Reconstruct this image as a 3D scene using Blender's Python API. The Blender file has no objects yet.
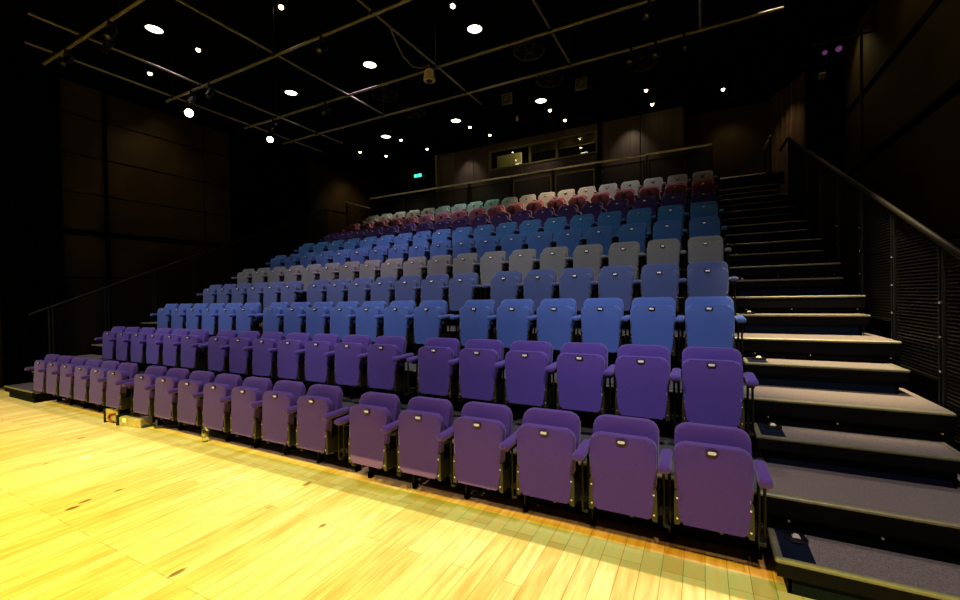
import bpy, bmesh, math, random
from mathutils import Vector, Matrix
random.seed(7)
C = bpy.context.scene.collection
PI = math.pi

# ------------------------------------------------------------------ materials
def mat(name, col, rough=0.6, metal=0.0, var=0.0, scale=30.0, bump=0.0, spec=0.5, sheen=0.0,
        emis=None, estr=0.0, coat=0.0):
    m = bpy.data.materials.new(name); m.use_nodes = True
    nt = m.node_tree; b = nt.nodes['Principled BSDF']
    b.inputs['Base Color'].default_value = (*col, 1)
    b.inputs['Roughness'].default_value = rough
    b.inputs['Metallic'].default_value = metal
    b.inputs['Specular IOR Level'].default_value = spec
    b.inputs['Sheen Weight'].default_value = sheen
    b.inputs['Coat Weight'].default_value = coat
    if emis:
        b.inputs['Emission Color'].default_value = (*emis, 1)
        b.inputs['Emission Strength'].default_value = estr
    if var > 0 or bump > 0:
        tc = nt.nodes.new('ShaderNodeTexCoord')
        n = nt.nodes.new('ShaderNodeTexNoise'); n.inputs['Scale'].default_value = scale
        n.inputs['Detail'].default_value = 5
        nt.links.new(tc.outputs['Object'], n.inputs['Vector'])
        if var > 0:
            r = nt.nodes.new('ShaderNodeValToRGB')
            r.color_ramp.elements[0].position = 0.3; r.color_ramp.elements[1].position = 0.7
            r.color_ramp.elements[0].color = (*[c*(1-var) for c in col], 1)
            r.color_ramp.elements[1].color = (*[min(1, c*(1+var)) for c in col], 1)
            nt.links.new(n.outputs['Fac'], r.inputs['Fac'])
            nt.links.new(r.outputs['Color'], b.inputs['Base Color'])
        if bump > 0:
            bp = nt.nodes.new('ShaderNodeBump'); bp.inputs['Strength'].default_value = bump
            bp.inputs['Distance'].default_value = 0.01
            nt.links.new(n.outputs['Fac'], bp.inputs['Height'])
            nt.links.new(bp.outputs['Normal'], b.inputs['Normal'])
    return m

def fabric(name, col):
    return mat(name, col, rough=0.95, var=0.12, scale=160, bump=0.12, spec=0.12, sheen=0.25)

def mesh_screen(name, col, alpha):
    m = mat(name, col, 0.5, 0.4)
    m.node_tree.nodes['Principled BSDF'].inputs['Alpha'].default_value = alpha
    return m

M = {}
M['black'] = mat('black_metal', (0.006, 0.006, 0.005), 0.55, 0.1, var=0.2, scale=8, spec=.25)
M['lantern'] = mat('lantern_black', (0.003, 0.003, 0.003), 0.6, spec=.15)
M['post'] = mat('post_metal', (0.018, 0.016, 0.008), 0.45, 0.5, spec=.3)
M['matte_black'] = mat('matte_black', (0.0016, 0.0012, 0.001), 0.95, spec=0.0)
M['olive'] = mat('olive_metal', (0.045, 0.042, 0.018), 0.4, 0.5)
M['screw'] = mat('bright_screw', (0.7, 0.68, 0.6), 0.25, 0.9)
M['plate'] = mat('white_plate', (0.85, 0.85, 0.85), 0.3)
M['bezel'] = mat('black_bezel', (0.004, 0.004, 0.006), 0.3)
M['carpet'] = mat('step_carpet', (0.165, 0.135, 0.105), 0.95, var=0.35, scale=120, bump=0.3, spec=0.1)
M['deck'] = mat('deck_carpet', (0.075, 0.08, 0.075), 0.95, var=0.35, scale=120, bump=0.3, spec=0.1)
M['riser'] = mat('navy_riser', (0.003, 0.006, 0.013), 0.9, var=0.3, scale=60, spec=0.08)
M['fascia'] = mat('black_fascia', (0.0022, 0.0018, 0.0014), 0.8, var=0.4, scale=5, spec=.08)
M['nosing'] = mat('brass_nosing', (0.22, 0.20, 0.09), 0.5, 0.2, var=0.15, scale=20)
M['nosing_dull'] = mat('dull_nosing', (0.13, 0.125, 0.065), 0.7, 0.0, var=0.15, scale=20, spec=.2)
M['pipe'] = mat('grid_pipe', (0.15, 0.13, 0.085), 0.6, 0.3, var=0.2, scale=6)
M['rail'] = mat('hand_rail', (0.80, 0.70, 0.56), 0.45, 0.3)
M['dark_rail'] = mat('dark_hand_rail', (0.017, 0.014, 0.007), 0.4, 0.6)
M['white_trim'] = mat('white_trim', (0.6, 0.58, 0.5), 0.5)
M['beige'] = mat('beige_plastic', (0.42, 0.36, 0.22), 0.5)
M['gold'] = mat('gold_frame', (0.32, 0.24, 0.05), 0.45, 0.4)
M['glass'] = mat('glass_pane', (0.9, 0.95, 0.95), 0.02); M['glass'].node_tree.nodes['Principled BSDF'].inputs['Transmission Weight'].default_value = 1.0
M['bottle'] = mat('bottle_plastic', (0.9, 1.0, 0.85), 0.05); M['bottle'].node_tree.nodes['Principled BSDF'].inputs['Transmission Weight'].default_value = 0.95
M['infill'] = mesh_screen('mesh_infill', (0.03, 0.03, 0.02), 0.22)
M['disc'] = mat('disc_light', (1, 1, 1), 0.5, emis=(1.0, 0.94, 0.8), estr=9)
M['lamp'] = mat('lamp_glow', (1, 1, 1), 0.5, emis=(1.0, 0.80, 0.42), estr=14)
M['exit'] = mat('exit_green', (0, .2, .15), 0.5, emis=(0.05, 0.9, 0.6), estr=1.3)
M['exit_white'] = mat('exit_white', (0.6, .9, .8), 0.5, emis=(0.2, 1.0, 0.75), estr=1.2)
M['violet'] = mat('violet_gel', (0.3, 0.08, 0.35), 0.4, emis=(0.35, 0.1, 0.45), estr=0.2)
M['booth_wall'] = mat('booth_wall', (0.16, 0.15, 0.06), 0.9, var=0.1, scale=3)
M['board'] = mat('olive_board', (0.30, 0.27, 0.10), 0.9, var=0.08, scale=3)
M['blind'] = mat('blind', (0.22, 0.17, 0.07), 0.9, var=0.1, scale=9)
M['tan'] = mat('tan_card', (0.33, 0.26, 0.10), 0.8, var=0.2, scale=12)
M['red'] = mat('red_rubber', (0.22, 0.02, 0.015), 0.5)
M['cable'] = mat('black_cable', (0.01, 0.01, 0.01), 0.5)
M['tan_cable'] = mat('tan_cable', (0.10, 0.085, 0.05), 0.5)
M['curtain'] = mat('brown_curtain', (0.035, 0.020, 0.007), 0.95, var=0.25, scale=4, spec=0.1, sheen=0.3)
M['drape'] = mat('black_drape', (0.0015, 0.0012, 0.001), 0.95, spec=0.0)
M['brass'] = mat('brass_pull', (0.5, 0.36, 0.1), 0.3, 0.9)

def panel_mat(name, col, spec=0.25):
    return mat(name, col, 0.6, var=0.35, scale=1.3, spec=spec)
M['wall'] = panel_mat('wall_panel', (0.022, 0.014, 0.0045), .12)
M['wall_r'] = panel_mat('wall_panel_right', (0.026, 0.018, 0.0045), .12)
M['wall_dark'] = panel_mat('wall_dark', (0.0018, 0.0013, 0.0008), 0.0)
M['back_olive'] = panel_mat('back_wall_olive', (0.030, 0.018, 0.005), .1)

def wood_panel(name, col):
    m = mat(name, col, 0.5, spec=0.3)
    nt = m.node_tree; b = nt.nodes['Principled BSDF']
    tc = nt.nodes.new('ShaderNodeTexCoord'); mp = nt.nodes.new('ShaderNodeMapping')
    mp.inputs['Scale'].default_value = (3.0, 3.0, 0.12)
    n = nt.nodes.new('ShaderNodeTexNoise'); n.inputs['Scale'].default_value = 5; n.inputs['Detail'].default_value = 6
    r = nt.nodes.new('ShaderNodeValToRGB')
    r.color_ramp.elements[0].position = 0.3; r.color_ramp.elements[1].position = 0.72
    r.color_ramp.elements[0].color = (*[c*0.7 for c in col], 1); r.color_ramp.elements[1].color = (*[c*1.3 for c in col], 1)
    nt.links.new(tc.outputs['Object'], mp.inputs['Vector']); nt.links.new(mp.outputs['Vector'], n.inputs['Vector'])
    nt.links.new(n.outputs['Fac'], r.inputs['Fac']); nt.links.new(r.outputs['Color'], b.inputs['Base Color'])
    return m
M['booth_front'] = wood_panel('booth_front', (0.070, 0.052, 0.048))

# floor: pale maple boards running up to the seats, knots, a dull greenish strip in front of the seating
def floor_mat():
    m = bpy.data.materials.new('maple_floor'); m.use_nodes = True
    nt = m.node_tree; N = nt.nodes; L = nt.links; b = N['Principled BSDF']
    tc = N.new('ShaderNodeTexCoord')
    sep = N.new('ShaderNodeSeparateXYZ'); L.new(tc.outputs['Object'], sep.inputs[0])
    comb = N.new('ShaderNodeCombineXYZ'); L.new(sep.outputs['Y'], comb.inputs['X']); L.new(sep.outputs['X'], comb.inputs['Y'])
    br = N.new('ShaderNodeTexBrick'); L.new(comb.outputs[0], br.inputs['Vector'])
    br.inputs['Scale'].default_value = 1.0; br.inputs['Brick Width'].default_value = 1.35
    br.inputs['Row Height'].default_value = 0.115; br.inputs['Mortar Size'].default_value = 0.0018
    br.inputs['Mortar Smooth'].default_value = 0.3; br.inputs['Bias'].default_value = -0.35
    br.offset = 0.37; br.offset_frequency = 3
    br.inputs['Color1'].default_value = (0.82, 0.72, 0.42, 1)
    br.inputs['Color2'].default_value = (0.60, 0.42, 0.13, 1)
    br.inputs['Mortar'].default_value = (0.30, 0.17, 0.05, 1)
    # grain, stretched along the boards
    mp = N.new('ShaderNodeMapping'); mp.inputs['Scale'].default_value = (9, 0.9, 1)
    L.new(tc.outputs['Object'], mp.inputs['Vector'])
    n = N.new('ShaderNodeTexNoise'); n.inputs['Scale'].default_value = 3.0; n.inputs['Detail'].default_value = 7
    L.new(mp.outputs[0], n.inputs['Vector'])
    r = N.new('ShaderNodeValToRGB'); r.color_ramp.elements[0].position = 0.32; r.color_ramp.elements[1].position = 0.62
    r.color_ramp.elements[0].color = (0.74, 0.62, 0.44, 1); r.color_ramp.elements[1].color = (1, 1, 1, 1)
    L.new(n.outputs['Fac'], r.inputs['Fac'])
    mul = N.new('ShaderNodeMixRGB'); mul.blend_type = 'MULTIPLY'; mul.inputs[0].default_value = 0.85
    L.new(br.outputs['Color'], mul.inputs[1]); L.new(r.outputs['Color'], mul.inputs[2])
    # knots
    mk = N.new('ShaderNodeMapping'); mk.inputs['Scale'].default_value = (3.2, 1.7, 1)
    L.new(tc.outputs['Object'], mk.inputs['Vector'])
    v = N.new('ShaderNodeTexVoronoi'); v.inputs['Scale'].default_value = 1.0
    L.new(mk.outputs[0], v.inputs['Vector'])
    nk = N.new('ShaderNodeTexNoise'); nk.inputs['Scale'].default_value = 9
    L.new(tc.outputs['Object'], nk.inputs['Vector'])
    sub = N.new('ShaderNodeMath'); sub.operation = 'MULTIPLY_ADD'; sub.inputs[1].default_value = 0.10; 
    L.new(nk.outputs['Fac'], sub.inputs[0]); L.new(v.outputs['Distance'], sub.inputs[2])
    rk = N.new('ShaderNodeValToRGB'); rk.color_ramp.elements[0].position = 0.11; rk.color_ramp.elements[1].position = 0.15
    rk.color_ramp.elements[0].color = (0.16, 0.07, 0.02, 1); rk.color_ramp.elements[1].color = (1, 1, 1, 1)
    L.new(sub.outputs[0], rk.inputs['Fac'])
    mul2 = N.new('ShaderNodeMixRGB'); mul2.blend_type = 'MULTIPLY'; mul2.inputs[0].default_value = 0.8
    L.new(mul.outputs[0], mul2.inputs[1]); L.new(rk.outputs['Color'], mul2.inputs[2])
    # dull greenish strip y 2.66..2.92 : a sharp far edge, a ragged near edge
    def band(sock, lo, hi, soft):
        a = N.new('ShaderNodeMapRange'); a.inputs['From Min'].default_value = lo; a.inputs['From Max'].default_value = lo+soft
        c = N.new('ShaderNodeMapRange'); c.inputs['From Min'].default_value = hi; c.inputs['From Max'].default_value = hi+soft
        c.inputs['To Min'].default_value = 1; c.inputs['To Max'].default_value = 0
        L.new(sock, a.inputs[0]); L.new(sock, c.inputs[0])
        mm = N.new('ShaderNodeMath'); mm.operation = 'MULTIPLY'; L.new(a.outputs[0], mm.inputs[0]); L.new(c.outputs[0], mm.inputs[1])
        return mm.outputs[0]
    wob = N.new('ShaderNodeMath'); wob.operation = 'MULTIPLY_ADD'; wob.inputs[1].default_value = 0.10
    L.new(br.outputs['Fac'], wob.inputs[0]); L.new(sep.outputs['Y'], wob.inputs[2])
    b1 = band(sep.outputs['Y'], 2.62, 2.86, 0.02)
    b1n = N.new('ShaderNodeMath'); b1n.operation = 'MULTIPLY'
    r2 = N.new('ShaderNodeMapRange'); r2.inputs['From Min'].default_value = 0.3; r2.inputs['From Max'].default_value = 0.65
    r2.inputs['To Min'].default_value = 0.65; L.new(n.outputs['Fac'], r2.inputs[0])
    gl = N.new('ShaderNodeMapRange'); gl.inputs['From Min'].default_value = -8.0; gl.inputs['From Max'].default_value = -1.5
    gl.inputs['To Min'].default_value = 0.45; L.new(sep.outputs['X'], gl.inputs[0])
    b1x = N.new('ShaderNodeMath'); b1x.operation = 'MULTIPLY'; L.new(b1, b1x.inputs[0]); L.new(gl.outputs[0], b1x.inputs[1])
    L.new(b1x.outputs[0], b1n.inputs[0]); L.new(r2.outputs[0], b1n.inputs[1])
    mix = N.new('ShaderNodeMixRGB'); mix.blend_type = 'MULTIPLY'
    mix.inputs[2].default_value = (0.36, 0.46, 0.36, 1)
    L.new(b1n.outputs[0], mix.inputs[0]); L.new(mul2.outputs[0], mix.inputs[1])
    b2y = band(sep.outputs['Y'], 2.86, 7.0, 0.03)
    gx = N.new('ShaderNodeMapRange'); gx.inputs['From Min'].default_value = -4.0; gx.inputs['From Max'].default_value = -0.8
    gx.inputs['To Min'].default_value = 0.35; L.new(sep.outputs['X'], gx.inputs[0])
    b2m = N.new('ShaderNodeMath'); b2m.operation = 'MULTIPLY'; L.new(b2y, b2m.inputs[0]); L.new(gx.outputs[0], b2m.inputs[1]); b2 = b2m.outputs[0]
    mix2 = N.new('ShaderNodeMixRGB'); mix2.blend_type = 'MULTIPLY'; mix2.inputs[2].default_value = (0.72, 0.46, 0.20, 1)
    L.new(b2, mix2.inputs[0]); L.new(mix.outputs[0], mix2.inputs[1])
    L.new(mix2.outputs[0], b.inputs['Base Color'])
    b.inputs['Roughness'].default_value = 0.42; b.inputs['Specular IOR Level'].default_value = 0.35
    bp = N.new('ShaderNodeBump'); bp.inputs['Strength'].default_value = 0.15; bp.inputs['Distance'].default_value = 0.004
    L.new(n.outputs['Fac'], bp.inputs['Height']); L.new(bp.outputs[0], b.inputs['Normal'])
    return m
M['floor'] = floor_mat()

# ------------------------------------------------------------------ mesh helpers
def add_box(bm, x0, x1, y0, y1, z0, z1, bev=0.0, seg=1, rot=None):
    r = bmesh.ops.create_cube(bm, size=1.0)
    vs = r['verts']
    for v in vs:
        v.co = Vector(((x0+x1)/2 + v.co.x*(x1-x0), (y0+y1)/2 + v.co.y*(y1-y0), (z0+z1)/2 + v.co.z*(z1-z0)))
    if bev > 0:
        es = list({e for v in vs for e in v.link_edges})
        r2 = bmesh.ops.bevel(bm, geom=es, offset=bev, segments=seg, affect='EDGES', profile=0.5)
        vs = list({v for f in r2['faces'] for v in f.verts} | {v for v in vs if v.is_valid})
    if rot is not None:
        c = Vector(((x0+x1)/2, (y0+y1)/2, (z0+z1)/2))
        for v in vs: v.co = c + rot @ (v.co - c)
    return vs

def add_tube(bm, a, b, r, n=10, r2=None):
    a = Vector(a); b = Vector(b); d = (b-a)
    L = d.length; q = d.to_track_quat('Z', 'Y').to_matrix().to_4x4()
    bmesh.ops.create_cone(bm, cap_ends=True, segments=n, radius1=r, radius2=r if r2 is None else r2, depth=L,
                          matrix=Matrix.Translation((a+b)/2) @ q)

def add_path(bm, pts, r, n=8):
    for i in range(len(pts)-1):
        add_tube(bm, pts[i], pts[i+1], r, n)
    for p in pts[1:-1]:
        bmesh.ops.create_uvsphere(bm, u_segments=n, v_segments=6, radius=r, matrix=Matrix.Translation(p))

def add_lathe(bm, prof, n=20, mtx=None):
    """prof: list of (radius, height) turned about z"""
    rings = []
    for (r, h) in prof:
        if r < 1e-5: rings.append([bm.verts.new((0, 0, h))])
        else: rings.append([bm.verts.new((r*math.cos(2*PI*k/n), r*math.sin(2*PI*k/n), h)) for k in range(n)])
    for a, b in zip(rings, rings[1:]):
        for k in range(n):
            k2 = (k+1) % n
            if len(a) == 1 and len(b) == 1: continue
            if len(a) == 1: bm.faces.new((a[0], b[k], b[k2]))
            elif len(b) == 1: bm.faces.new((a[k], a[k2], b[0]))
            else: bm.faces.new((a[k], a[k2], b[k2], b[k]))
    if mtx is not None:
        for rg in rings:
            for v in rg: v.co = mtx @ v.co

def rounded_outline(w, z0, z1, rt, rb, seg=5, notch=None):
    """outline in x-z of a pad; rt / rb corner radii at the top / bottom"""
    pts = []
    def arc(cx, cz, r, a0, a1):
        for k in range(seg+1):
            a = a0 + (a1-a0)*k/seg
            pts.append((cx + r*math.cos(a), cz + r*math.sin(a)))
    arc(w-rt, z1-rt, rt, 0, PI/2)
    arc(-w+rt, z1-rt, rt, PI/2, PI)
    if notch:
        nz, nw = notch
        pts.append((-w, nz)); pts.append((-nw, nz-0.035))
        arc(-nw+rb, z0+rb, rb, PI, 1.5*PI); arc(nw-rb, z0+rb, rb, 1.5*PI, 2*PI)
        pts.append((nw, nz-0.035)); pts.append((w, nz))
    else:
        arc(-w+rb, z0+rb, rb, PI, 1.5*PI); arc(w-rb, z0+rb, rb, 1.5*PI, 2*PI)
    return pts

def add_slab(bm, outline, y0, y1, bev, seg=2, f=None):
    vs0 = [bm.verts.new((x, y0, z)) for x, z in outline]
    vs1 = [bm.verts.new((x, y1, z)) for x, z in outline]
    f0 = bm.faces.new(vs0); f1 = bm.faces.new(list(reversed(vs1)))
    n = len(outline)
    for k in range(n):
        k2 = (k+1) % n
        bm.faces.new((vs0[k2], vs0[k], vs1[k], vs1[k2]))
    if bev > 0:
        es = list(f0.edges) + list(f1.edges)
        bmesh.ops.bevel(bm, geom=es, offset=bev, segments=seg, affect='EDGES', profile=0.6)

def obj(name, bm, m, parent=None, smooth=False):
    bmesh.ops.recalc_face_normals(bm, faces=bm.faces)
    me = bpy.data.meshes.new(name); bm.to_mesh(me); bm.free()
    if smooth:
        me.polygons.foreach_set('use_smooth', [True]*len(me.polygons))
        try: me.set_sharp_from_angle(angle=math.radians(38))
        except Exception: pass
    me.materials.append(m)
    o = bpy.data.objects.new(name, me); C.objects.link(o)
    if parent: o.parent = parent
    return o

def boxo(name, b, m, parent=None, bev=0.0):
    bm = bmesh.new(); add_box(bm, *b, bev=bev); return obj(name, bm, m, parent)

def tag(o, label, cat, group=None, kind=None):
    o['label'] = label; o['category'] = cat
    if group: o['group'] = group
    if kind: o['kind'] = kind
    return o
def struct(o):
    o['kind'] = 'structure'; return o
def thing(name, label, cat, loc=(0, 0, 0), group=None, rot=(0, 0, 0)):
    o = bpy.data.objects.new(name, None); C.objects.link(o)
    o.location = loc; o.rotation_euler = rot; o.empty_display_size = 0.1
    return tag(o, label, cat, group)
def copy_tree(src, parent=None, first=True):
    c = src.copy(); C.objects.link(c)
    if not first: c.parent = parent
    for ch in list(src.children): copy_tree(ch, c, False)
    return c

ORD = ['', 'first', 'second', 'third', 'fourth', 'fifth', 'sixth', 'seventh', 'eighth', 'ninth', 'tenth', 'eleventh']

# ------------------------------------------------------------------ measurements (metres, eye height 1.645)
EYE = 1.645
RISE, DEPTH = 0.389, 0.87
def seat_front(k): return 2.71 + DEPTH*(k-1)
def top(k): return RISE*(k-1)+min(.02, .009*(k-1))                    # deck height of tier k (1 = floor)
def front(k): return 3.10 + DEPTH*(k-2)          # front edge of tier k
XR0, XR1 = 0.35, 1.50                            # right aisle
XL0, XL1 = -11.02, -9.78                         # left aisle
CEIL = 6.6
GRID = 5.75

# ------------------------------------------------------------------ setting
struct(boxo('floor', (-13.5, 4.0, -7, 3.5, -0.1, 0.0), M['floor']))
struct(boxo('floor', (-16, 4.0, 3.5, 16, -0.1, 0.0), M['wall_dark']))
struct(boxo('ceiling', (-16, 4.2, -7, 16, CEIL, CEIL+0.1), M['matte_black']))
struct(boxo('wall_back', (-16, 4.2, 15.0, 15.2, 0, CEIL), M['wall_dark']))
struct(boxo('wall_front', (-13.5, 4.2, -7.2, -7.0, 0, CEIL), M['wall_dark']))

# left wall with its panels and grooves
wl = struct(boxo('wall_left', (-12.6, -12.36, -7, 15, 0, CEIL), M['wall_dark']))
ys = [(-4.0, -0.4), (-0.36, 3.05), (3.98, 4.75), (4.79, 7.0), (7.03, 7.74)]
zs = [(0.05, 2.2), (2.23, 3.16), (3.30, 4.10), (4.13, 4.95), (4.98, 5.83), (5.86, 6.55)]
bm = bmesh.new()
for y0, y1 in ys:
    for z0, z1 in zs:
        add_box(bm, -12.36, -12.30, y0, y1, z0, z1, bev=0.008)
struct(obj('wall_left', bm, M['wall']))
bm = bmesh.new()
for z0, z1 in [(0.05, 3.2), (3.25, 6.55)]:
    add_box(bm, -12.36, -12.30, 10.55, 14.9, z0, z1, bev=0.008)
struct(obj('wall_left', bm, M['back_olive']))
struct(boxo('trim_1', (-12.36, -12.22, 4.745, 4.795, 0.02, 6.5), M['wall_dark']))
struct(boxo('trim_2', (-12.40, -12.15, 3.88, 3.96, 0.0, 6.55), M['wall_dark']))

# right wall
struct(boxo('wall_right', (2.66, 2.9, -7, 15, 0, CEIL), M['wall_dark']))
bm = bmesh.new()
for y0, y1 in [(-5.0, -1.5), (-1.46, 2.3), (2.34, 6.1), (6.14, 9.95), (9.99, 11.05)]:
    for z0, z1 in [(0.05, 2.2), (2.25, 3.84), (3.98, 5.08), (5.2, 6.5)]:
        add_box(bm, 2.60, 2.66, y0, y1, z0, z1, bev=0.008)
struct(obj('wall_right', bm, M['wall_r']))
struct(boxo('trim_3', (2.56, 2.61, 9.955, 9.985, 0.05, 6.5), M['wall_r']))
struct(boxo('trim_4', (2.2, 2.64, 11.07, 11.9, 0.0, CEIL), M['wall_dark']))

# back wall pieces: olive panel right of the booth and the wall with the exit at the far left
struct(boxo('wall_back', (-0.37, 3.0, 13.4, 13.5, 3.9, CEIL), M['back_olive']))
struct(boxo('wall_back', (-13, -8.2, 14.2, 14.3, 3.9, CEIL), M['wall_dark']))
struct(boxo('wall_back', (-8.24, -8.14, 12.6, 14.3, 3.9, CEIL), M['booth_front']))

# booth front with its window opening
WX0, WX1, WZ0, WZ1 = -6.12, -2.66, 5.78, 6.36
bm = bmesh.new()
for a, b in [(-8.24, -7.45), (-7.44, -6.75), (-6.74, WX0)]:
    add_box(bm, a, b, 12.6, 12.72, 3.9, CEIL, bev=0.01)
add_box(bm, WX0, WX1, 12.6, 12.72, 3.9, 5.46, bev=0.01)
add_box(bm, WX0, WX1, 12.54, 12.72, 5.47, 5.62, bev=0.01)
add_box(bm, WX0, WX1, 12.6, 12.72, 5.63, WZ0, bev=0.01)
add_box(bm, WX0, WX1, 12.6, 12.72, WZ1, CEIL)
for a, b in [(WX1, -2.50), (-2.49, -1.47), (-1.45, -0.37)]:
    add_box(bm, a, b, 12.6, 12.72, 3.9, CEIL, bev=0.01)
add_box(bm, -0.45, -0.37, 12.72, 13.4, 3.9, CEIL)
struct(obj('wall_booth', bm, M['booth_front']))
struct(boxo('trim_5', (-2.62, -2.54, 12.52, 12.6, 3.9, 6.58), M['wall_dark']))
struct(boxo('trim_6', (-8.2, -8.13, 12.5, 12.6, 3.9, 6.58), M['blind']))
bm = bmesh.new()
add_box(bm, WX0-.03, WX1+.03, 12.57, 12.62, WZ0-.03, WZ0+.015); add_box(bm, WX0-.03, WX1+.03, 12.57, 12.62, WZ1-.015, WZ1+.03)
for x in (WX0, -4.72, -3.85, WX1): add_box(bm, x-.03, x+.03, 12.57, 12.62, WZ0, WZ1)
win = struct(obj('window_1', bm, M['booth_wall']))
struct(boxo('window_pane', (WX0, WX1, 12.64, 12.65, WZ0, WZ1), M['glass'], win))
# booth interior
for b in [(-6.6, -2.4, 14.0, 14.05, 4.9, CEIL), (-6.62, -6.58, 12.75, 14.0, 4.9, CEIL), (-2.42, -2.38, 12.75, 14.0, 4.9, CEIL), (-6.6, -2.4, 12.75, 14.0, 4.86, 4.9)]:
    struct(boxo('wall_booth', b, M['matte_black']))
o = tag(boxo('notice_board', (-6.1, -5.2, 13.1, 13.14, 5.35, 6.36), M['board'], bev=0.01), 'pale olive board standing behind the left pane of the control booth window', 'board')
for x0, x1, z0, lab in [(-4.68, -3.9, 6.12, 'raised brown blind at the middle pane of the booth window'), (-3.8, -2.7, 6.10, 'raised brown blind at the right pane of the booth window')]:
    tag(boxo('roller_blind', (x0, x1, 12.70, 12.73, z0, 6.36), M['blind']), lab, 'blind')
t = thing('desk_lamp', 'small glowing desk lamp behind the right end of the booth window', 'lamp', (-2.95, 12.95, 4.9))
bm = bmesh.new(); add_lathe(bm, [(0, 0), (.07, 0), (.07, .02), (.012, .03), (.012, .86), (0, .86)], 12); obj('lamp_stand', bm, M['black'], t)
bm = bmesh.new(); add_lathe(bm, [(.09, .86), (.085, .90), (.05, .97), (0, .99)], 14); obj('lamp_shade', bm, M['lamp'], t)
tag(boxo('mixing_desk', (-4.2, -3.2, 12.85, 13.4, 5.60, 5.80), M['blind'], bev=0.03), 'low brown mixing desk behind the booth window sill', 'desk')

# doors with pulls under the exit sign
d = struct(boxo('door_1', (-9.9, -8.4, 14.12, 14.18, 3.9, 6.0), M['wall_dark']))
for x in (-9.20, -9.06):
    bm = bmesh.new(); add_tube(bm, (x, 14.06, 4.72), (x, 14.06, 5.22), 0.018); add_tube(bm, (x, 14.06, 4.76), (x, 14.12, 4.76), .01); add_tube(bm, (x, 14.06, 5.18), (x, 14.12, 5.18), .01)
    obj('door_handle', bm, M['brass'], d)
t = thing('exit_sign', 'small glowing green exit sign above the rear doors', 'sign', (-9.95, 13.9, 6.48))
boxo('sign_panel', (-.17, .17, -.02, .02, -.065, .05), M['exit'], t)
bm = bmesh.new()                                                     # running figure and arrow, as on the lit sign
add_box(bm, -.16, -.04, -.028, -.021, -.01, .01); add_tube(bm, (-.04, -.024, 0), (-.10, -.024, .04), .008, 6); add_tube(bm, (-.04, -.024, 0), (-.10, -.024, -.04), .008, 6)
add_box(bm, .07, .10, -.028, -.021, -.02, .035); add_tube(bm, (.085, -.024, -.02), (.05, -.024, -.06), .007, 6); add_tube(bm, (.085, -.024, -.02), (.13, -.024, -.05), .007, 6); add_box(bm, .08, .105, -.028, -.021, .04, .062)
obj('sign_symbol', bm, M['exit_white'], t)
bm = bmesh.new(); add_tube(bm, (-.15, 0, .04), (-.15, 0, .12), .006, 6); add_tube(bm, (.15, 0, .06), (.15, 0, .12), .006, 6); obj('suspension_wire', bm, M['black'], t)

# curtains
def curtain(name, x0, y0, x1, y1, z0, z1, m, label, amp=0.06, folds=14):
    bm = bmesh.new(); n = folds*8
    d = Vector((x1-x0, y1-y0)); L = d.length; d /= L; nrm = Vector((-d.y, d.x))
    rows = []
    for z in (z0, z0+(z1-z0)*.5, z1):
        row = []
        for k in range(n+1):
            s = k/n; w = amp*math.sin(2*PI*folds*s) * (1.0 if z < z1 else 0.6) + 0.3*amp*math.sin(2*PI*folds*0.37*s+1)
            row.append(bm.verts.new((x0+d.x*L*s+nrm.x*w, y0+d.y*L*s+nrm.y*w, z)))
        rows.append(row)
    for a, b in zip(rows, rows[1:]):
        for k in range(n): bm.faces.new((a[k], a[k+1], b[k+1], b[k]))
    o = obj(name, bm, m, smooth=True)
    return tag(o, label, 'curtain')
curtain('stage_curtain', 1.62, 13.2, 2.15, 12.0, 3.9, CEIL-.02, M['curtain'], 'brown floor-length curtain in the right rear corner behind the stairs', folds=7)
curtain('stage_curtain', -12.2, 7.85, -12.2, 10.5, 0.0, CEIL-.02, M['drape'], 'black curtain hanging on the left wall past the panels', folds=16)
curtain('stage_curtain', -12.15, 3.1, -12.15, 3.8, 0.0, CEIL-.02, M['drape'], 'narrow black curtain beside the left wall near the floor corner', folds=5)

# ------------------------------------------------------------------ seating tiers
for k in range(2, 12):
    yb = front(k+1) if k < 11 else 12.58
    lab = ('raised black deck carrying the %s row of seats from the front' % ORD[k]) if k < 11 else 'topmost black deck behind the last row carrying the rear railing'
    t = thing('seating_tier', lab, 'platform', (0, front(k), 0), 'stepped seating decks')
    z = top(k); f = 0.0; b = yb-front(k)
    boxo('deck', (XL0, XR1, f+.035, b-.002, z-.06, z), M['deck'], t)
    bm = bmesh.new()
    add_box(bm, XL0, XR1, f+.03, f+.06, z-RISE, z-.06)
    add_box(bm, XL0, XR1, f+.0, f+.05, z-.13, z-.018, bev=.008)
    obj('fascia', bm, M['fascia'], t)
    bm = bmesh.new(); add_box(bm, XL0, XR1, f-.005, f+.04, z-.018, z+.004, bev=.006); obj('nosing', bm, M['nosing'], t)
    # carpet of the aisle part, a shade paler than the deck
    boxo('aisle_carpet', (XR0, XR1, f+.04, b-.002, z-.01, z+.003), M['carpet'], t)
    boxo('aisle_carpet', (XL0, XL1, f+.04, b-.002, z-.01, z+.003), M['carpet'], t)
    for x in (XR0+.10, (XR0+XR1)/2-.05, XR1-.07):
        bm = bmesh.new(); add_tube(bm, (x, f-.006, z-.14), (x, f+.03, z-.14), .0065, 8); obj('bolt', bm, M['screw'], t)

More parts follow.
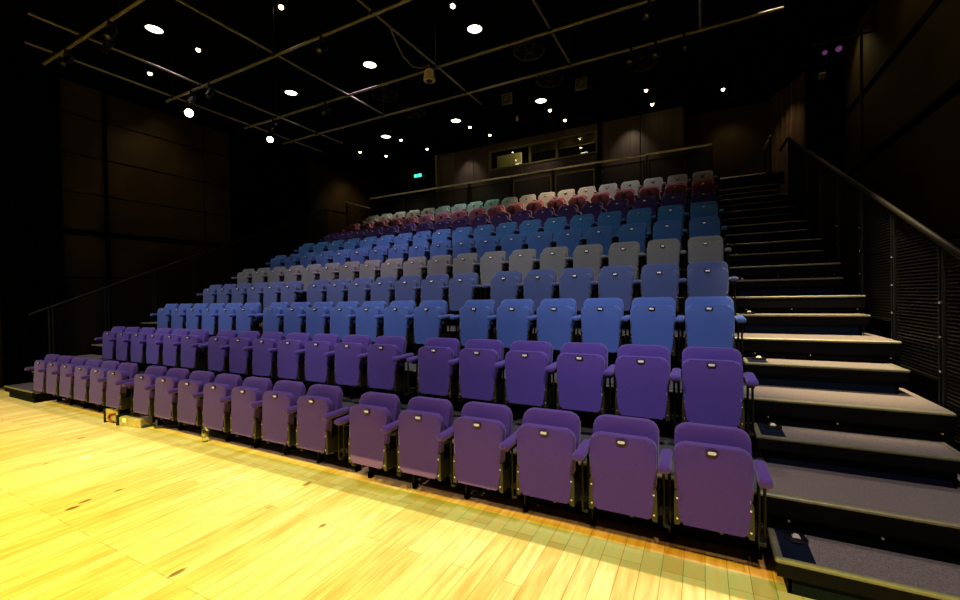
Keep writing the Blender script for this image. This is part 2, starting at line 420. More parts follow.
def aisle_step(x0, x1, k, lab, side):
    y0 = front(k+1)-0.36; z1 = top(k)+RISE/2+(.008 if k > 1 else 0); z0 = top(k)
    t = thing('aisle_step', lab, 'step', ((x0+x1)/2, y0, z0), 'half steps in the %s aisle' % side)
    h = z1-z0; w = (x1-x0)/2
    boxo('tread', (-w+.035, w-.035, .04, .355, h-.03, h), M['carpet'], t)
    bm = bmesh.new()
    add_box(bm, -w, w, 0, .042, h-.018, h+.004, bev=.006)
    add_box(bm, -w, -w+.036, .042, .355, h-.04, h+.003, bev=.006); add_box(bm, w-.036, w, .042, .355, h-.04, h+.003, bev=.006)
    obj('nosing', bm, M['nosing_dull'], t)
    boxo('riser', (-w+.06, w-.06, .05, .08, 0, h-.04), M['riser'], t)
    bm = bmesh.new()
    add_box(bm, -w+.055, -w+.075, .05, .355, 0, h-.04); add_box(bm, w-.075, w-.055, .05, .355, 0, h-.04); add_box(bm, -w+.005, w-.005, .006, .05, h-.09, h-.018)
    obj('side_panel', bm, M['fascia'], t)
    s = -1 if side == 'right' else 1
    xa, xb = sorted((s*(w-.036), s*(w-.18)))
    boxo('corner_patch', (xa, xb, .042, .355, h-.01, h+.004), M['riser'], t)
    lx = s*(w-.13)
    bm = bmesh.new(); add_lathe(bm, [(.06, 0), (.058, .010), (.035, .016), (0, .017)], 16, Matrix.Translation((lx, .27, h+.003))); sl = obj('step_light', bm, M['bezel'], t, True)
    bm = bmesh.new()
    vs = [bm.verts.new(p) for p in ((lx-.026, .24, h+.012), (lx+.026, .24, h+.012), (lx+.010, .275, h+.034), (lx-.010, .275, h+.034), (lx-.026, .29, h+.010), (lx+.026, .29, h+.010))]
    for f in ((0, 1, 2, 3), (3, 2, 5, 4), (0, 3, 4), (1, 5, 2), (0, 4, 5, 1)): bm.faces.new([vs[i] for i in f])
    obj('light_lens', bm, M['beige'], sl)
    return t
for k in range(1, 11):
    where = 'on the floor' if k == 1 else '%s from the floor' % ORD[k]
    aisle_step(XR0-.01, XR1-.06, k, 'carpeted half step in the right aisle, ' + where, 'right')
    aisle_step(XL0, XL1, k, 'carpeted half step in the left aisle, ' + where, 'left')

# ------------------------------------------------------------------ seats
FAB = {
 1: ((0.100, 0.048, 0.215), 'purple'), 2: ((0.085, 0.050, 0.260), 'violet'), 3: ((0.062, 0.125, 0.360), 'bright blue'),
 4: ((0.050, 0.075, 0.175), 'navy blue'), 5: ((0.140, 0.142, 0.138), 'grey'), 6: ((0.036, 0.090, 0.240), 'deep blue'),
 7: ((0.042, 0.135, 0.310), 'teal blue'), 8: ((0.068, 0.036, 0.150), 'dark purple'), 9: ((0.220, 0.055, 0.080), 'burgundy'),
 10: ((0.19, 0.18, 0.17), 'pale grey')}

FOOT = {1: 0.0}
def seat_proto(k):
    """one tip-up seat, folded; origin on the deck under the seat, front towards -y, seat face at y=-.20"""
    fm = fabric('fabric_row_%d' % k, FAB[k][0])
    root = bpy.data.objects.new('tip_up_seat', None); C.objects.link(root); root.empty_display_size = .1
    # folded seat pad
    bm = bmesh.new()
    add_slab(bm, rounded_outline(.202, .268, .741, .058, .014, 6, notch=(.47, .170)), -.20, -.135, .022, 3)
    for v in bm.verts:                                            # lean back a little and swell the face
        t_ = (v.co.z-.25)/.485
        v.co.y += -.015 + .028*t_
        if v.co.y < -.17: v.co.y -= .010*max(0, 1-(v.co.x/.2)**2)*max(0, math.sin(PI*min(1, max(0, t_))))
    pad = obj('seat', bm, fm, root, True)
    # number plate in its dark recess
    bm = bmesh.new(); add_slab(bm, rounded_outline(.033, .693, .727, .0165, .0165, 5), -.204, -.185, .002, 1); bz = obj('number_holder', bm, M['bezel'], pad)
    bm = bmesh.new(); add_slab(bm, rounded_outline(.022, .702, .719, .008, .008, 5), -.208, -.200, .001, 1); obj('number_plate', bm, M['plate'], bz)
    for o in (bz,): o.location.y = .004
    # back
    bm = bmesh.new()
    add_slab(bm, rounded_outline(.204, .50, .820, .064, .03, 6), -.088, -.028, .022, 3)
    for v in bm.verts:
        t_ = (v.co.z-.37)/.475
        v.co.y += .085*t_ - .045
    obj('backrest', bm, fm, root, True)
    bm = bmesh.new()
    add_slab(bm, rounded_outline(.192, .36, .79, .06, .02, 4), -.027, -.008, .006, 1)
    for v in bm.verts: v.co.y += .085*(v.co.z-.37)/.475 - .045
    obj('back_shell', bm, M['black'], root)
    # hinge brackets
    for s in (-1, 1):
        bm = bmesh.new()
        pts = [(s*.168, .275), (s*.180, .255), (s*.203, .255), (s*.204, .44), (s*.198, .468), (s*.168, .44)]
        add_slab(bm, pts if s > 0 else pts[::-1], -.205, -.165, .003, 1)
        add_box(bm, min(s*.199, s*.205), max(s*.199, s*.205), -.205, .03, .255, .40, bev=.002)
        br = obj('hinge_bracket', bm, M['olive'], root)
        bm = bmesh.new()
        for z in (.298, .42): add_lathe(bm, [(.0075, 0), (.006, .005), (0, .006)], 8, Matrix.Translation((s*.187, -.206, z)) @ Matrix.Rotation(PI/2, 4, 'X'))
        obj('screw', bm, M['screw'], br)
    # counterweight pegs and cross bar under the seat
    for a, b_, q_ in ((.045, -.12, .215), (.10, -.05, .20)):
        bm = bmesh.new(); add_tube(bm, (a, b_, .28), (a, b_, q_), .012, 8); obj('stop_peg', bm, M['olive'], root)
    bm = bmesh.new(); add_box(bm, -.205, .28, .0, .05, .20, .25, bev=.004); obj('cross_bar', bm, M['black'], root)
    arm_parts(root, fm, .25, top(k)-RISE*(k-1), .085 if k == 1 else .10)
    return root, fm

def arm_parts(root, fm, x, fz=0.0, fy=.10):
    bm = bmesh.new()
    add_box(bm, x-.036, x+.036, -.285, .03, .590, .640, bev=.021, seg=3)
    for v in bm.verts:
        if v.co.y < -.24: v.co.z -= .006
    arm = obj('armrest', bm, fm, root, True)
    bm = bmesh.new(); add_box(bm, x-.02, x+.02, -.21, .02, .560, .594, bev=.004); obj('arm_bracket', bm, M['black'], arm)
    bm = bmesh.new()                                                # standard: thin side plate and two uprights down to a foot
    add_tube(bm, (x-.016, -.10, .20), (x-.016, -.10, .56), .0085, 8)
    add_tube(bm, (x+.016, -.07, .20), (x+.016, -.07, .56), .0085, 8)
    add_box(bm, x-.02, x+.02, -.11, fy+.07, .185, .205, bev=.002)
    add_box(bm, x-.005, x+.005, fy, fy+.05, .05, .56, bev=.002)
    obj('arm_post', bm, M['post'], root)
    bm = bmesh.new()
    add_box(bm, x-.018, x+.018, fy, fy+.06, fz, .06, bev=.006)
    obj('foot', bm, M['matte_black'], root)

def seat_x(k, i):
    if k == 1:
        return .043-.5*i if i < 6 else (-3.17-.5*(i-6) if i < 13 else -6.89-.487*(i-13))
    if k <= 4:
        return .060-.495*i if i < 6 else (-3.10-.5*(i-6) if i < 13 else -6.80-.5*(i-13))
    return .05-.505*i-.0013*i*i
def place(k, i):
    y = seat_front(k)+.20
    if k == 1: y = (2.775-.026*i+.2) if i < 6 else 2.70+.2
    return (seat_x(k, i), y, RISE*(k-1))

for k in range(1, 11):
    proto, fm = seat_proto(k)
    left = None
    ends = (5, 12, 18) if k <= 4 else (18,)
    src_named = 'front row' if k == 1 else ('last row' if k == 10 else '%s row from the front' % ORD[k])
    spots = [(i, place(k, i)) for i in range(19)]
    endproto = None
    for i, p in spots:
        if i == 0: o = proto
        elif i in ends:
            if endproto is None:
                endproto = copy_tree(proto); arm_parts(endproto, fm, -.25, top(k)-RISE*(k-1), .085 if k == 1 else .10); o = endproto
            else: o = copy_tree(endproto)
        else: o = copy_tree(proto)
        o.location = p
        o.rotation_euler = (0, 0, 0)
        col = FAB[k][1]
        if i < 10: lab = '%s tip-up seat, %s from the right aisle in the %s' % (col, ORD[i+1], src_named)
        else: lab = '%s tip-up seat, %s from the left aisle in the %s' % (col, ORD[19-i], src_named)
        if i == 0: lab = '%s tip-up seat at the right aisle end of the %s' % (col, src_named)
        if i == 18: lab = '%s tip-up seat at the left aisle end of the %s' % (col, src_named)
        tag(o, lab, 'seat', '%s tip-up seats of the %s' % (col, src_named))

# ------------------------------------------------------------------ aisle railings
def rail_z(y): return 1.88+.446*(y-4.08)
def aisle_rail(x, label, y0, y1):
    t = thing('aisle_railing', label, 'railing', (x, 0, 0))
    bm = bmesh.new(); add_path(bm, [Vector((0, y0, rail_z(y0))), Vector((0, y1, rail_z(y1))), Vector((0, y1+.9, rail_z(y1)+.02))], .026, 12)
    obj('handrail', bm, M['dark_rail'], t, True)
    n = 0; y = 4.27-DEPTH
    first = True
    while y < y1:
        z0 = .583+.389*((y-4.27)/DEPTH)
        zt = rail_z(y)
        for dy in (-.028, .028):
            bm = bmesh.new(); add_box(bm, -.018, .018, y+dy-.012, y+dy+.012, max(0, z0-.20), rail_z(y+dy)-.02, bev=.003); obj('post', bm, M['black'], t)
        bm = bmesh.new()
        for z in (z0+.15, z0+.45, z0+.7, z0+.95): bmesh.ops.create_uvsphere(bm, u_segments=6, v_segments=4, radius=.009, matrix=Matrix.Translation((-.02 if x > 0 else .02, y, z)))
        obj('bolt', bm, M['screw'], t)
        # louvre panel between this post and the next
        ya, yb = y+.06, y+DEPTH-.06
        zb = z0+.39
        bm = bmesh.new()
        z = zb+.02
        while z < rail_z(yb)-.06:
            s = ya if z < rail_z(ya)-.05 else ya + (z-(rail_z(ya)-.05))/.447
            if s < yb-.03: add_box(bm, -.007, .007, s, yb, z, z+.011)
            z += .028
        obj('louvre_panel', bm, M['louvre'], t)
        bm = bmesh.new(); add_box(bm, -.014, .014, ya-.03, yb+.03, zb-.018, zb+.006, bev=.003); obj('bottom_rail', bm, M['dark_rail'], t)
        y += DEPTH
    return t
M['louvre'] = mat('louvre_metal', (0.006, 0.005, 0.0025), 0.5, 0.4)
aisle_rail(1.55, 'dark metal railing with louvred panels along the right aisle stairs', 3.1, 10.3)
aisle_rail(-11.08, 'dark metal railing with louvred panels along the left aisle stairs', 3.1, 10.2)

# rear gallery railing
t = thing('gallery_railing', 'long bright metal railing with mesh panels behind the last row', 'railing', (0, 11.4, top(11)))
zr = 5.10-top(11)
bm = bmesh.new(); add_tube(bm, (-10.2, 0, zr), (.26, 0, zr), .028, 12); obj('top_rail', bm, M['rail'], t, True)
px = [.24, -1.17, -2.42, -3.6, -4.85, -6.25, -7.5, -8.8, -10.16]
for x in px:
    bm = bmesh.new(); add_box(bm, x-.03, x-.006, -.02, .02, 0, zr-.02, bev=.003); add_box(bm, x+.006, x+.03, -.02, .02, 0, zr-.02, bev=.003); obj('post', bm, M['black'], t)
for a, b in zip(px, px[1:]):
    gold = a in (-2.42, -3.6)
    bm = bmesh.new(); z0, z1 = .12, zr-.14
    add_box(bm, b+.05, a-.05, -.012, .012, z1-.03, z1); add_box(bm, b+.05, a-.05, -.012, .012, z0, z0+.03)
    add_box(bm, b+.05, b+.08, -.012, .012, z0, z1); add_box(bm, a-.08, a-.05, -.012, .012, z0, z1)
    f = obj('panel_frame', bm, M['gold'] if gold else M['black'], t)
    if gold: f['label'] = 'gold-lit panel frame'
    boxo('mesh_infill', (b+.08, a-.08, -.003, .003, z0+.03, z1-.03), M['infill'], t)

# barrier closing the top of the right stairs, with its bright top bar
t = thing('stair_barrier', 'black panelled barrier with bright top bar above the right stairs', 'barrier', (0.82, 11.0, top(11)))
boxo('panel', (-.44, .76, -.02, .02, 0, .25), M['matte_black'], t)
bm = bmesh.new(); add_tube(bm, (-.42, -.02, .262), (.44, -.02, .262), .017, 10); obj('top_bar', bm, M['rail'], t, True)
# short rails at the top corners
for x, ya, yb, z, lab in [(-11.05, 11.1, 12.45, 5.03, 'short level railing at the head of the left aisle'), (1.42, 11.6, 12.6, 5.15, 'short level railing by the curtain at the top right')]:
    t = thing('landing_rail', lab, 'railing', (x, ya, top(11)))
    bm = bmesh.new(); add_tube(bm, (0, 0, z-top(11)), (0, yb-ya, z-top(11)), .024, 10); obj('top_rail', bm, M['rail'], t, True)
    for y in (.03, yb-ya-.03):
        bm = bmesh.new(); add_box(bm, -.018, .018, y-.018, y+.018, 0 if x < 0 else -.0, z-top(11)-.01, bev=.003); obj('post', bm, M['black'], t)
    boxo('mesh_infill', (-.003, .003, .05, yb-ya-.05, .1, z-top(11)-.1), M['infill'], t)

# ------------------------------------------------------------------ lighting grid
t = thing('lighting_grid', 'tan metal pipe grid hung below the black ceiling', 'grid', (0, 0, GRID))
for x, ya, yb in [(-9.42, 2.68, 8.6), (-8.44, 2.44, 8.4), (-6.32, -1.0, 7.6), (-4.17, -1.0, 8.2), (-2.04, -1.0, 7.62), (.03, 4.9, 7.6)]:
    bm = bmesh.new(); add_tube(bm, (x, ya, .03), (x, yb, .03), .018, 10); obj('pipe', bm, M['pipe'], t, True)
for y, xa, xb in [(3.04, -9.9, -5.5), (4.79, -9.65, -2.0), (6.43, -9.6, -.45), (7.55, -9.7, 1.1)]:
    bm = bmesh.new(); add_tube(bm, (xa, y, -.015), (xb, y, -.015), .022, 10); obj('pipe', bm, M['pipe'], t, True)
bm = bmesh.new()
for x in (-9.42, -8.44, -6.32, -4.17, -2.04):
    for y in (3.04, 4.79, 6.43, 7.55):
        if (y == 3.04 and x > -6) or (y == 4.79 and x > -3): continue
        add_tube(bm, (x, y-.05, .005), (x, y+.05, .005), .036, 8)
obj('clamp', bm, M['black'], t)
for x, y in [(-9.42, 4.79), (-6.32, 4.79), (-4.17, 6.43), (-2.04, 7.55), (-6.32, 7.55), (-8.44, 6.43), (.03, 7.55), (-.5, 6.43)]:
    bm = bmesh.new(); add_tube(bm, (x, y, .03), (x, y, CEIL-GRID), .008, 6); obj('hanger_rod', bm, M['black'], t)

def lantern(x, y, aim, lab, lens=None, s=1.0, z=GRID, group='stage lanterns on the grid'):
    """profile spotlight under a pipe: clamp, yoke, body, barrel, lens; aimed along the vector"""
    t = thing('stage_lantern', lab, 'stage light', (x, y, z), group)
    bm = bmesh.new(); add_box(bm, -.02, .02, -.03, .03, -.09, .03, bev=.004); obj('hook_clamp', bm, M['lantern'], t)
    ax = Vector(aim).normalized(); q = ax.to_track_quat('-Z', 'Y').to_matrix().to_4x4()
    side = q.to_3x3() @ Vector((1, 0, 0))
    c = Vector((0, 0, -.09-.17*s))
    bm = bmesh.new()
    a = Vector((0, 0, -.09))
    add_path(bm, [c+side*.11*s, a+side*.11*s, a-side*.11*s, c-side*.11*s], .009, 6); obj('yoke', bm, M['post'], t)
    T = Matrix.Translation(c) @ q
    bm = bmesh.new(); add_lathe(bm, [(0, .20*s), (.05*s, .19*s), (.085*s, .12*s), (.09*s, -.02*s), (.075*s, -.06*s), (.08*s, -.17*s), (.09*s, -.20*s), (.078*s, -.20*s), (.072*s, -.15*s), (0, -.15*s)], 16, T)
    obj('lamp_body', bm, M['lantern'], t, True)
    bm = bmesh.new(); add_lathe(bm, [(.074*s, -.185*s), (.05*s, -.197*s), (0, -.202*s)], 16, T); obj('lens', bm, lens or M['bezel'], t, True)
    return t
camv = Vector((0, 0, EYE))
def tocam(x, y, z=GRID-.25): return tuple(camv-Vector((x, y, z)))
M['lantern_face'] = mat('lantern_face', (1, 1, 1), 0.5, emis=(1.0, 0.88, 0.62), estr=22)
lantern(-9.36, 5.06, tocam(-9.36, 5.06), 'lit stage lantern with big round glowing lens by the left wall', M['lantern_face'], 1.0, GRID+.05)
lantern(-9.30, 6.88, tocam(-9.3, 6.88), 'lit stage lantern with round glowing lens at the far left grid corner', M['lantern_face'], .9, GRID+.05)
for x, y, aim, lab in [
    (-7.55, 3.04, (.3, -.6, -1), 'unlit stage lantern nearest the front on the left of the grid'),
    (-7.95, 3.16, (-.3, -.5, -1), 'unlit stage lantern close behind the front left pipe'),
    (-9.0, 3.04, (.2, -.8, -1), 'unlit stage lantern at the front left corner of the grid'),
    (-8.15, 4.79, (.1, -.7, -1), 'unlit stage lantern left of the second cross pipe crossing'),
    (-8.75, 4.79, (.4, -.7, -1), 'unlit stage lantern beside the lit one near the left wall'),
    (-8.55, 6.43, (.2, -.9, -1), 'unlit stage lantern on the third cross pipe at the left'),
    (-5.2, 4.79, (.1, -.9, -1), 'unlit stage lantern on the second cross pipe above mid seats'),
    (-6.9, 6.43, (.0, -1, -.8), 'unlit stage lantern left of centre on the third cross pipe'),
    (-1.0, 7.55, (-.2, -.9, -1), 'unlit stage lantern under the rear cross pipe right of centre'),
    (-.62, 7.55, (.1, -.9, -1), 'unlit stage lantern under the rear cross pipe, rightmost pair left one'),
    (-.2, 7.55, (.3, -.9, -1), 'unlit stage lantern under the rear cross pipe nearest its right end'),
    (-.6, 6.43, (-.5, -.8, -.8), 'unlit stage lantern at the right tip of the third cross pipe')]:
    lantern(x, y, aim, lab, None, .62)
# violet lamps on a bar by the right wall
t = thing('lamp_bar', 'short black bar carrying two violet lamps on the right column', 'bar', (2.1, 9.3, 5.9))
bm = bmesh.new(); add_tube(bm, (-.35, 0, 0), (.5, 0, 0), .02, 8); add_tube(bm, (.48, 0, 0), (.48, 0, .7), .02, 8); obj('bar', bm, M['black'], t)
lantern(1.93, 9.3, tocam(1.93, 9.3), 'left violet lamp on the bar by the right wall', M['violet'], .5, 5.90, 'violet lamps')
lantern(2.12, 9.3, tocam(2.12, 9.3), 'right violet lamp on the bar by the right wall', M['violet'], .62, 5.93, 'violet lamps')
lantern(-12.0, 1.9, (12, -1.9, -3), 'small violet lamp high in the dark at the far left', M['violet'], .7, 4.35, 'violet lamps')
t = thing('junction_box', 'small tan junction box under the violet lamps on the right', 'box', (1.95, 9.6, 5.45))
boxo('box_body', (-.05, .05, -.04, .04, -.05, .05), M['tan_cable'], t, bev=.008); bm = bmesh.new(); add_tube(bm, (0, 0, .05), (0, 0, .46), .01, 6); obj('conduit', bm, M['black'], t)

# hanging beige unit and the slack cable to it
t = thing('hanging_sensor', 'pale beige cylindrical unit hanging at a pipe crossing', 'sensor', (-4.22, 6.3, GRID))
bm = bmesh.new(); add_tube(bm, (0, 0, .0), (0, 0, -.12), .012, 8); obj('stem', bm, M['pipe'], t)
bm = bmesh.new(); add_lathe(bm, [(0, -.10), (.07, -.10), (.085, -.13), (.105, -.27), (.10, -.29), (.055, -.29)], 18); obj('housing', bm, M['beige'], t, True)
bm = bmesh.new(); add_lathe(bm, [(.06, -.288), (.05, -.31), (0, -.32)], 14); obj('lens', bm, M['bezel'], t, True)
pts = [Vector((-4.17, 5.2, GRID)), Vector((-4.2, 5.35, GRID-.10)), Vector((-4.25, 5.6, GRID-.20)), Vector((-4.28, 5.9, GRID-.22)), Vector((-4.26, 6.15, GRID-.12)), Vector((-4.2, 6.28, GRID-.02))]
bm = bmesh.new(); add_path(bm, pts, .012, 8); tag(obj('slack_cable', bm, M['tan_cable'], smooth=True), 'slack tan cable drooping from the pipe to the beige hanging unit', 'cable')

# ceiling fittings
K = (CEIL-EYE)/(6.3-EYE)
def lt(name, typ, loc, energy, col, **kw):
    l = bpy.data.lights.new(name, typ); l.energy = energy; l.color = col
    for a, b in kw.items(): setattr(l, a, b)
    o = bpy.data.objects.new(name, l); C.objects.link(o); o.location = loc
    return o
def aim(o, tgt):
    o.rotation_euler = (Vector(tgt)-o.location).to_track_quat('-Z', 'Y').to_euler()
discs = [(-8.2, 3.91, 'nearest, above the front left pipes'), (-8.12, 6.56, 'above the left end of the third pipe'), (-5.8, 6.55, 'in the middle bay of the pipe grid'),
         (-3.44, 6.57, 'right of the beige hanging unit'), (-5.7, 9.72, 'behind the grid, left of centre'), (-8.01, 9.66, 'dim one behind the grid at the left'),
         (-3.35, 9.75, 'behind the grid between the speaker plates')]
for n, (x, y, w) in enumerate(discs):
    t = thing('disc_downlight', 'flat round white ceiling light, ' + w, 'ceiling light', (x*K, y*K, CEIL), 'flat round ceiling lights')
    bm = bmesh.new(); add_lathe(bm, [(.16, 0), (.16, -.02), (.135, -.03), (.13, -.012)], 24); obj('trim_ring', bm, M['black'], t, True)
    bm = bmesh.new(); add_lathe(bm, [(.132, -.014), (.06, -.02), (0, -.021)], 24); obj('diffuser', bm, M['disc'] if n != 5 else M['lamp_dim'] if 'lamp_dim' in M else M['disc'], t, True)
    s = lt('downlight_lamp', 'SPOT', (x*K, y*K, CEIL-.04), 10, (1.0, .93, .82), spot_size=math.radians(100), spot_blend=1.0, shadow_soft_size=.1)
spots = [(-8.16, 4.6, 'left of the front cross pipes', 0), (-9.85, 4.6, 'nearest the left wall', 0), (-5.84, 4.57, 'front centre of the grid', 0), (-3.46, 5.87, 'front right of the grid', 0),
         (-5.57, 10.25, 'behind the left central disc light', 1), (-7.78, 10.06, 'brightest one near the exit sign', 1), (-3.32, 10.33, 'behind the right disc light', 1),
         (-3.16, 11.11, 'just before the booth window', 1), (-5.35, 11.04, 'before the left end of the booth', 1), (-9.53, 10.23, 'leftmost behind the grid', 1),
         (-9.08, 10.94, 'second from left behind the grid', 1), (-7.56, 11.08, 'above the exit sign', 1), (-1.07, 10.43, 'upper one right of the booth', 1),
         (-1.02, 11.27, 'lower one right of the booth', 1), (.49, 11.26, 'rightmost, alone near the stairs', 1)]
for x, y, w, b in spots:
    t = thing('spot_downlight', 'small warm glowing spot lamp in the ceiling, ' + w, 'ceiling light', (x*K, y*K, CEIL), 'small warm ceiling spots')
    bm = bmesh.new(); add_lathe(bm, [(.07, 0), (.072, -.035), (.060, -.035), (.056, -.01)], 18); obj('shroud', bm, M['black'], t, True)
    bm = bmesh.new(); bmesh.ops.create_uvsphere(bm, u_segments=14, v_segments=8, radius=.038, matrix=Matrix.Translation((0, 0, -.035))); obj('bulb', bm, M['lamp'], t, True)

# swirl air diffusers
for x, y, w in [(-2.85, 7.66, 'right one, before the rear pipe'), (-2.85, 8.9, 'right one, behind the rear pipe'), (-6.36, 7.67, 'left one, before the rear pipe'), (-6.36, 8.77, 'left one, behind the rear pipe'), (-1.0, 9.2, 'dim one at the far right')]:
    t = thing('air_diffuser', 'round spoked ceiling air diffuser, ' + w, 'air vent', (x*K*.985, y*K*.985, CEIL-.10), 'round air diffusers')
    bm = bmesh.new(); add_lathe(bm, [(.30, .10), (.32, .0), (.31, -.03), (.27, -.02), (.26, .04)], 28); obj('outer_ring', bm, M['post'], t, True)
    bm = bmesh.new(); add_lathe(bm, [(.07, 0), (.065, -.03), (0, -.035)], 16); obj('hub', bm, M['black'], t, True)
    bm = bmesh.new()
    for k in range(8):
        a = 2*PI*k/8
        add_box(bm, .05, .28, -.012, .012, -.012, .0, rot=None)
        for v in bm.verts[-8:]:
            v.co = Matrix.Rotation(a, 3, 'Z') @ v.co
    obj('vane', bm, M['post'], t)
# square plates with ring hanging below the ceiling
for x, y, w in [(-4.04, 9.29, 'left'), (-2.31, 9.45, 'right')]:
    t = thing('wall_speaker', 'small square grey speaker plate with round grille, %s of the pair' % w, 'speaker', (x, y, 6.3), 'square speaker plates')
    boxo('plate', (-.13, .13, -.02, .03, -.13, .13), M['tan_cable'], t, bev=.008)
    bm = bmesh.new(); add_lathe(bm, [(.10, 0), (.10, .012), (.07, .014), (.07, .002)], 20, Matrix.Translation((0, -.02, 0)) @ Matrix.Rotation(PI/2, 4, 'X')); obj('grille_ring', bm, M['bezel'], t, True)
    bm = bmesh.new(); add_tube(bm, (0, 0, .13), (0, 0, .30), .012, 8); obj('bracket', bm, M['black'], t)
# small hanging sensor behind the grid
t = thing('hanging_microphone', 'tiny pale microphone hanging on a wire before the booth', 'microphone', (-3.62, 8.9, CEIL))
bm = bmesh.new(); add_tube(bm, (0, 0, 0), (0, 0, -.95), .006, 6); obj('wire', bm, M['black'], t)
bm = bmesh.new(); add_lathe(bm, [(0, -.93), (.03, -.95), (.035, -1.02), (0, -1.05)], 10); obj('capsule', bm, M['beige'], t, True)

# ------------------------------------------------------------------ small things on the floor
bm = bmesh.new()
add_lathe(bm, [(0, .004), (.028, .0), (.034, .006), (.034, .05), (.031, .058), (.034, .066), (.034, .115), (.030, .140), (.014, .165), (.013, .178), (0, .178)], 20)
t = thing('water_bottle', 'small clear plastic bottle standing on the boards before the seats', 'bottle', (-5.16, 2.88, 0))
obj('bottle_body', bm, M['bottle'], t, True)
bm = bmesh.new(); add_lathe(bm, [(.016, .176), (.016, .198), (0, .20)], 14); obj('cap', bm, M['white_trim'], t, True)
bm = bmesh.new(); add_lathe(bm, [(.0345, .068), (.0348, .110)], 20); obj('bottle_label', bm, M['tan'], t, True)

t = thing('tool_case', 'small tan and black case with red loop on the floor', 'case', (-7.17, 2.84, 0), rot=(0, 0, .25))
boxo('case_body', (-.12, .12, -.06, .06, .01, .20), M['tan'], t, bev=.012)
for xa in (-.145, .112):
    bm = bmesh.new(); add_box(bm, xa, xa+.03, -.07, .07, 0, .19, bev=.006); obj('end_cap', bm, M['black'], t)
bm = bmesh.new(); add_path(bm, [Vector((.06, -.07, .13)), Vector((-.02, -.075, .12)), Vector((-.05, -.075, .08)), Vector((-.02, -.075, .04)), Vector((.04, -.075, .03))], .011, 8); obj('red_loop', bm, M['red'], t, True)
bm = bmesh.new(); add_path(bm, [Vector((-.05, 0, .195)), Vector((-.04, 0, .225)), Vector((.04, 0, .225)), Vector((.05, 0, .195))], .009, 8); obj('handle', bm, M['black'], t, True)
t = thing('carton', 'low tan carton with a white label on the floor under the seats', 'carton', (-6.74, 2.86, 0), rot=(0, 0, .12))
boxo('carton_body', (-.20, .24, -.07, .08, .0, .115), M['tan'], t, bev=.006)
boxo('white_label', (-.12, -.05, -.074, -.068, .05, .105), M['plate'], t)
bm = bmesh.new(); add_box(bm, -.235, -.195, -.09, .07, 0, .14, bev=.006); obj('end_cap', bm, M['black'], t)
t = thing('small_bottle', 'small pale capped bottle standing behind the tan carton', 'bottle', (-6.98, 2.99, 0))
bm = bmesh.new(); add_lathe(bm, [(0, 0), (.035, 0), (.035, .15), (.015, .18), (.015, .19), (0, .19)], 14); obj('bottle_body', bm, M['olive'], t, True)
bm = bmesh.new(); add_lathe(bm, [(.022, .18), (.022, .215), (0, .218)], 12); obj('cap', bm, M['white_trim'], t, True)
pts = [Vector((-6.52, 2.90, .02)), Vector((-6.48, 2.84, .018)), Vector((-6.45, 2.95, .018)), Vector((-6.3, 2.90, .018)), Vector((-6.1, 3.02, .018)), Vector((-5.9, 3.2, .018))]
bm = bmesh.new(); add_path(bm, pts, .016, 8); tag(obj('black_cable', bm, M['cable'], smooth=True), 'thick black cable trailing from the carton under the seats', 'cable')
bm = bmesh.new(); add_slab(bm, [(.06*math.cos(a*PI/5)*(1+.15*math.sin(3*a)), .04*math.sin(a*PI/5)) for a in range(10)], -.001, .001, 0)
o = obj('tape_mark', bm, M['plate']); o.rotation_euler = (PI/2, 0, .4); o.location = (-5.83, 2.03, .002); tag(o, 'small white tape mark on the bare floorboards at the left', 'tape')

# ------------------------------------------------------------------ lights
LY, LZ, BY = -3.0, 5.9, -1.9                     # stage lamps, and an unseen black flag added to cut their beams
cut = LZ*(1-(BY-LY)/(3.02-LY))
tag(boxo('added_light_flag', (-13.0, 3.0, BY-.01, BY+.01, cut, CEIL-.01), M['matte_black']), 'unseen black flag added over the stage to cut the lamp light', 'curtain')
def spot(loc, tgt, e, col, size, blend=.4, soft=.05):
    o = lt('stage_key', 'SPOT', loc, e, col, spot_size=math.radians(size), spot_blend=blend, shadow_soft_size=soft); aim(o, tgt); return o
WARM = (1.0, .83, .14)
for x, e in ((-10, 1100), (-7.5, 1600), (-5.0, 1800), (-2.5, 1800), (-.3, 1750)):
    spot((x, LY, LZ), (x, 1.1, 0), e, WARM, 84, .35, .002)
# dim front wash that reaches the seats, from the grid over the first rows
for x in (-9.0, -5.5, -2.0, 1.0):
    spot((x, .3, 5.7), (x-.3, 3.9, .8), 640, (.88, .80, 1.0), 60, .9, .1)
for x, e, c in [(-8.6, 240, (.8, .85, 1)), (-6.2, 440, (.9, .75, 1)), (-4.0, 340, (.95, .85, 1)), (-1.6, 240, (.82, .95, 1))]:
    spot((x, 2.6, 5.7), (x, 7.0, 1.8), e, c, 56, .9, .1)
# house lights above the tiers
for x, y, e, col in [(-8.7, 7.0, 110, (.75, .78, 1)), (-6.0, 6.6, 560, (1, .62, .95)), (-3.7, 7.0, 120, (.9, .9, 1)), (-1.2, 5.0, 100, (1, .95, .9)),
                     (-8.5, 4.3, 180, (1, .8, .9)), (-5.8, 4.3, 220, (1, .8, .9)), (-3.1, 4.3, 220, (1, .82, .9)), (-.9, 4.3, 200, (1, .82, .9)),
                     (-6.1, 9.4, 330, (.95, .80, 1)), (-3.3, 9.9, 950, (1, .76, .5)), (-5.8, 10.3, 360, (.42, 1, .7)), (-8.2, 10.3, 420, (1, .95, .75)), (-1.7, 9.9, 300, (1, .93, .88)), (.1, 10.2, 40, (1, .8, .6))]:
    spot((x, y, 6.45), (x, y+.1, 0), e, col, 74, 1.0, .08)
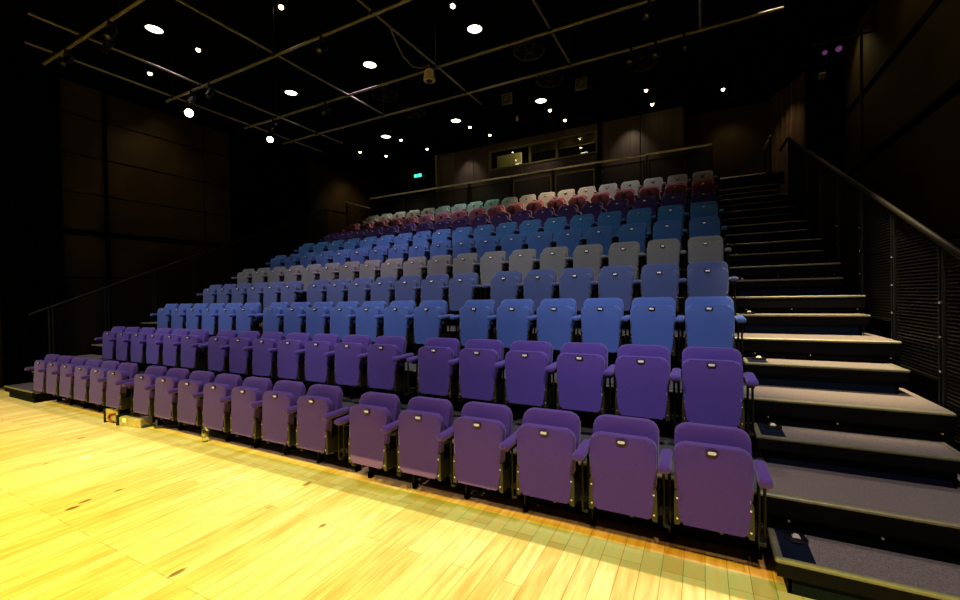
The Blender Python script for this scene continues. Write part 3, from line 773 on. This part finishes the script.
# aisle wash on the right steps
spot((1.0, 5.0, 6.3), (1.05, 5.0, .8), 3900, (1.0, .82, .55), 27, 1.0, .06)
spot((1.0, 4.2, 6.3), (1.02, 3.2, .3), 230, (.95, .85, .85), 40, 1.0, .06)
spot((1.0, 7.6, 6.4), (1.05, 7.3, 2.0), 150, (1.0, .68, .5), 36, 1.0, .06)
# wall grazers
spot((-11.7, 5.9, 6.5), (-12.3, 6.0, 5.7), 5, (1, .8, .4), 90, 1.0, .05)
spot((-11.0, 5.6, 6.4), (-12.4, 5.8, 4.2), 45, (1, .72, .34), 90, 1.0, .08)
spot((-10.9, 12.2, 6.4), (-12.4, 12.4, 4.8), 60, (1, .72, .34), 90, 1.0, .08)
spot((2.2, 7.8, 6.45), (2.66, 7.6, 4.8), 22, (1, .72, .3), 110, 1.0, .05)
spot((2.2, 10.2, 6.45), (2.66, 10.0, 4.9), 30, (1, .72, .3), 95, 1.0, .08)
spot((-.2, 4.0, 6.2), (2.7, 5.0, 3.6), 110, (1, .75, .3), 75, 1.0, .1)
spot((-1.7, 12.1, 6.5), (-1.7, 12.7, 5.0), 34, (1, .8, .55), 80, 1.0, .05)
spot((-6.9, 12.1, 6.5), (-6.9, 12.7, 5.0), 32, (1, .8, .55), 80, 1.0, .05)
spot((.7, 12.6, 6.45), (.7, 13.5, 4.9), 14, (1, .75, .4), 90, 1.0, .05)
spot((-4.4, 11.9, 6.5), (-4.4, 12.7, 5.0), 24, (1, .8, .6), 85, 1.0, .05)
b = lt('booth_lamp', 'POINT', (-4.6, 12.95, 6.45), 50, (1, .85, .45), shadow_soft_size=.05)
spot((1.4, 12.0, 6.3), (1.9, 12.4, 5.2), 45, (1, .7, .4), 80, 1.0, .05)

w = bpy.data.worlds.new('dark_hall'); bpy.context.scene.world = w; w.use_nodes = True
w.node_tree.nodes['Background'].inputs['Color'].default_value = (.9, .8, .6, 1)
w.node_tree.nodes['Background'].inputs['Strength'].default_value = 0.0

# ------------------------------------------------------------------ camera
yaw, pitch, roll, f = .4815, -.0098, -.0183, 424.2
F = Vector((-math.sin(yaw)*math.cos(pitch), math.cos(yaw)*math.cos(pitch), math.sin(pitch)))
R0 = Vector((math.cos(yaw), math.sin(yaw), 0)); U0 = R0.cross(F)
R = R0*math.cos(roll)+U0*math.sin(roll); U = -R0*math.sin(roll)+U0*math.cos(roll)
cd = bpy.data.cameras.new('camera'); cam = bpy.data.objects.new('camera', cd); C.objects.link(cam)
m = Matrix((R, U, -F)).transposed().to_4x4(); m.translation = Vector((0, 0, EYE)); cam.matrix_world = m
cd.sensor_width = 36; cd.lens = f*36/960; cd.clip_start = .05; cd.clip_end = 100
bpy.context.scene.camera = cam
vs = bpy.context.scene.view_settings
vs.view_transform = 'Standard'; vs.look = 'None'; vs.exposure = 0; vs.gamma = 1
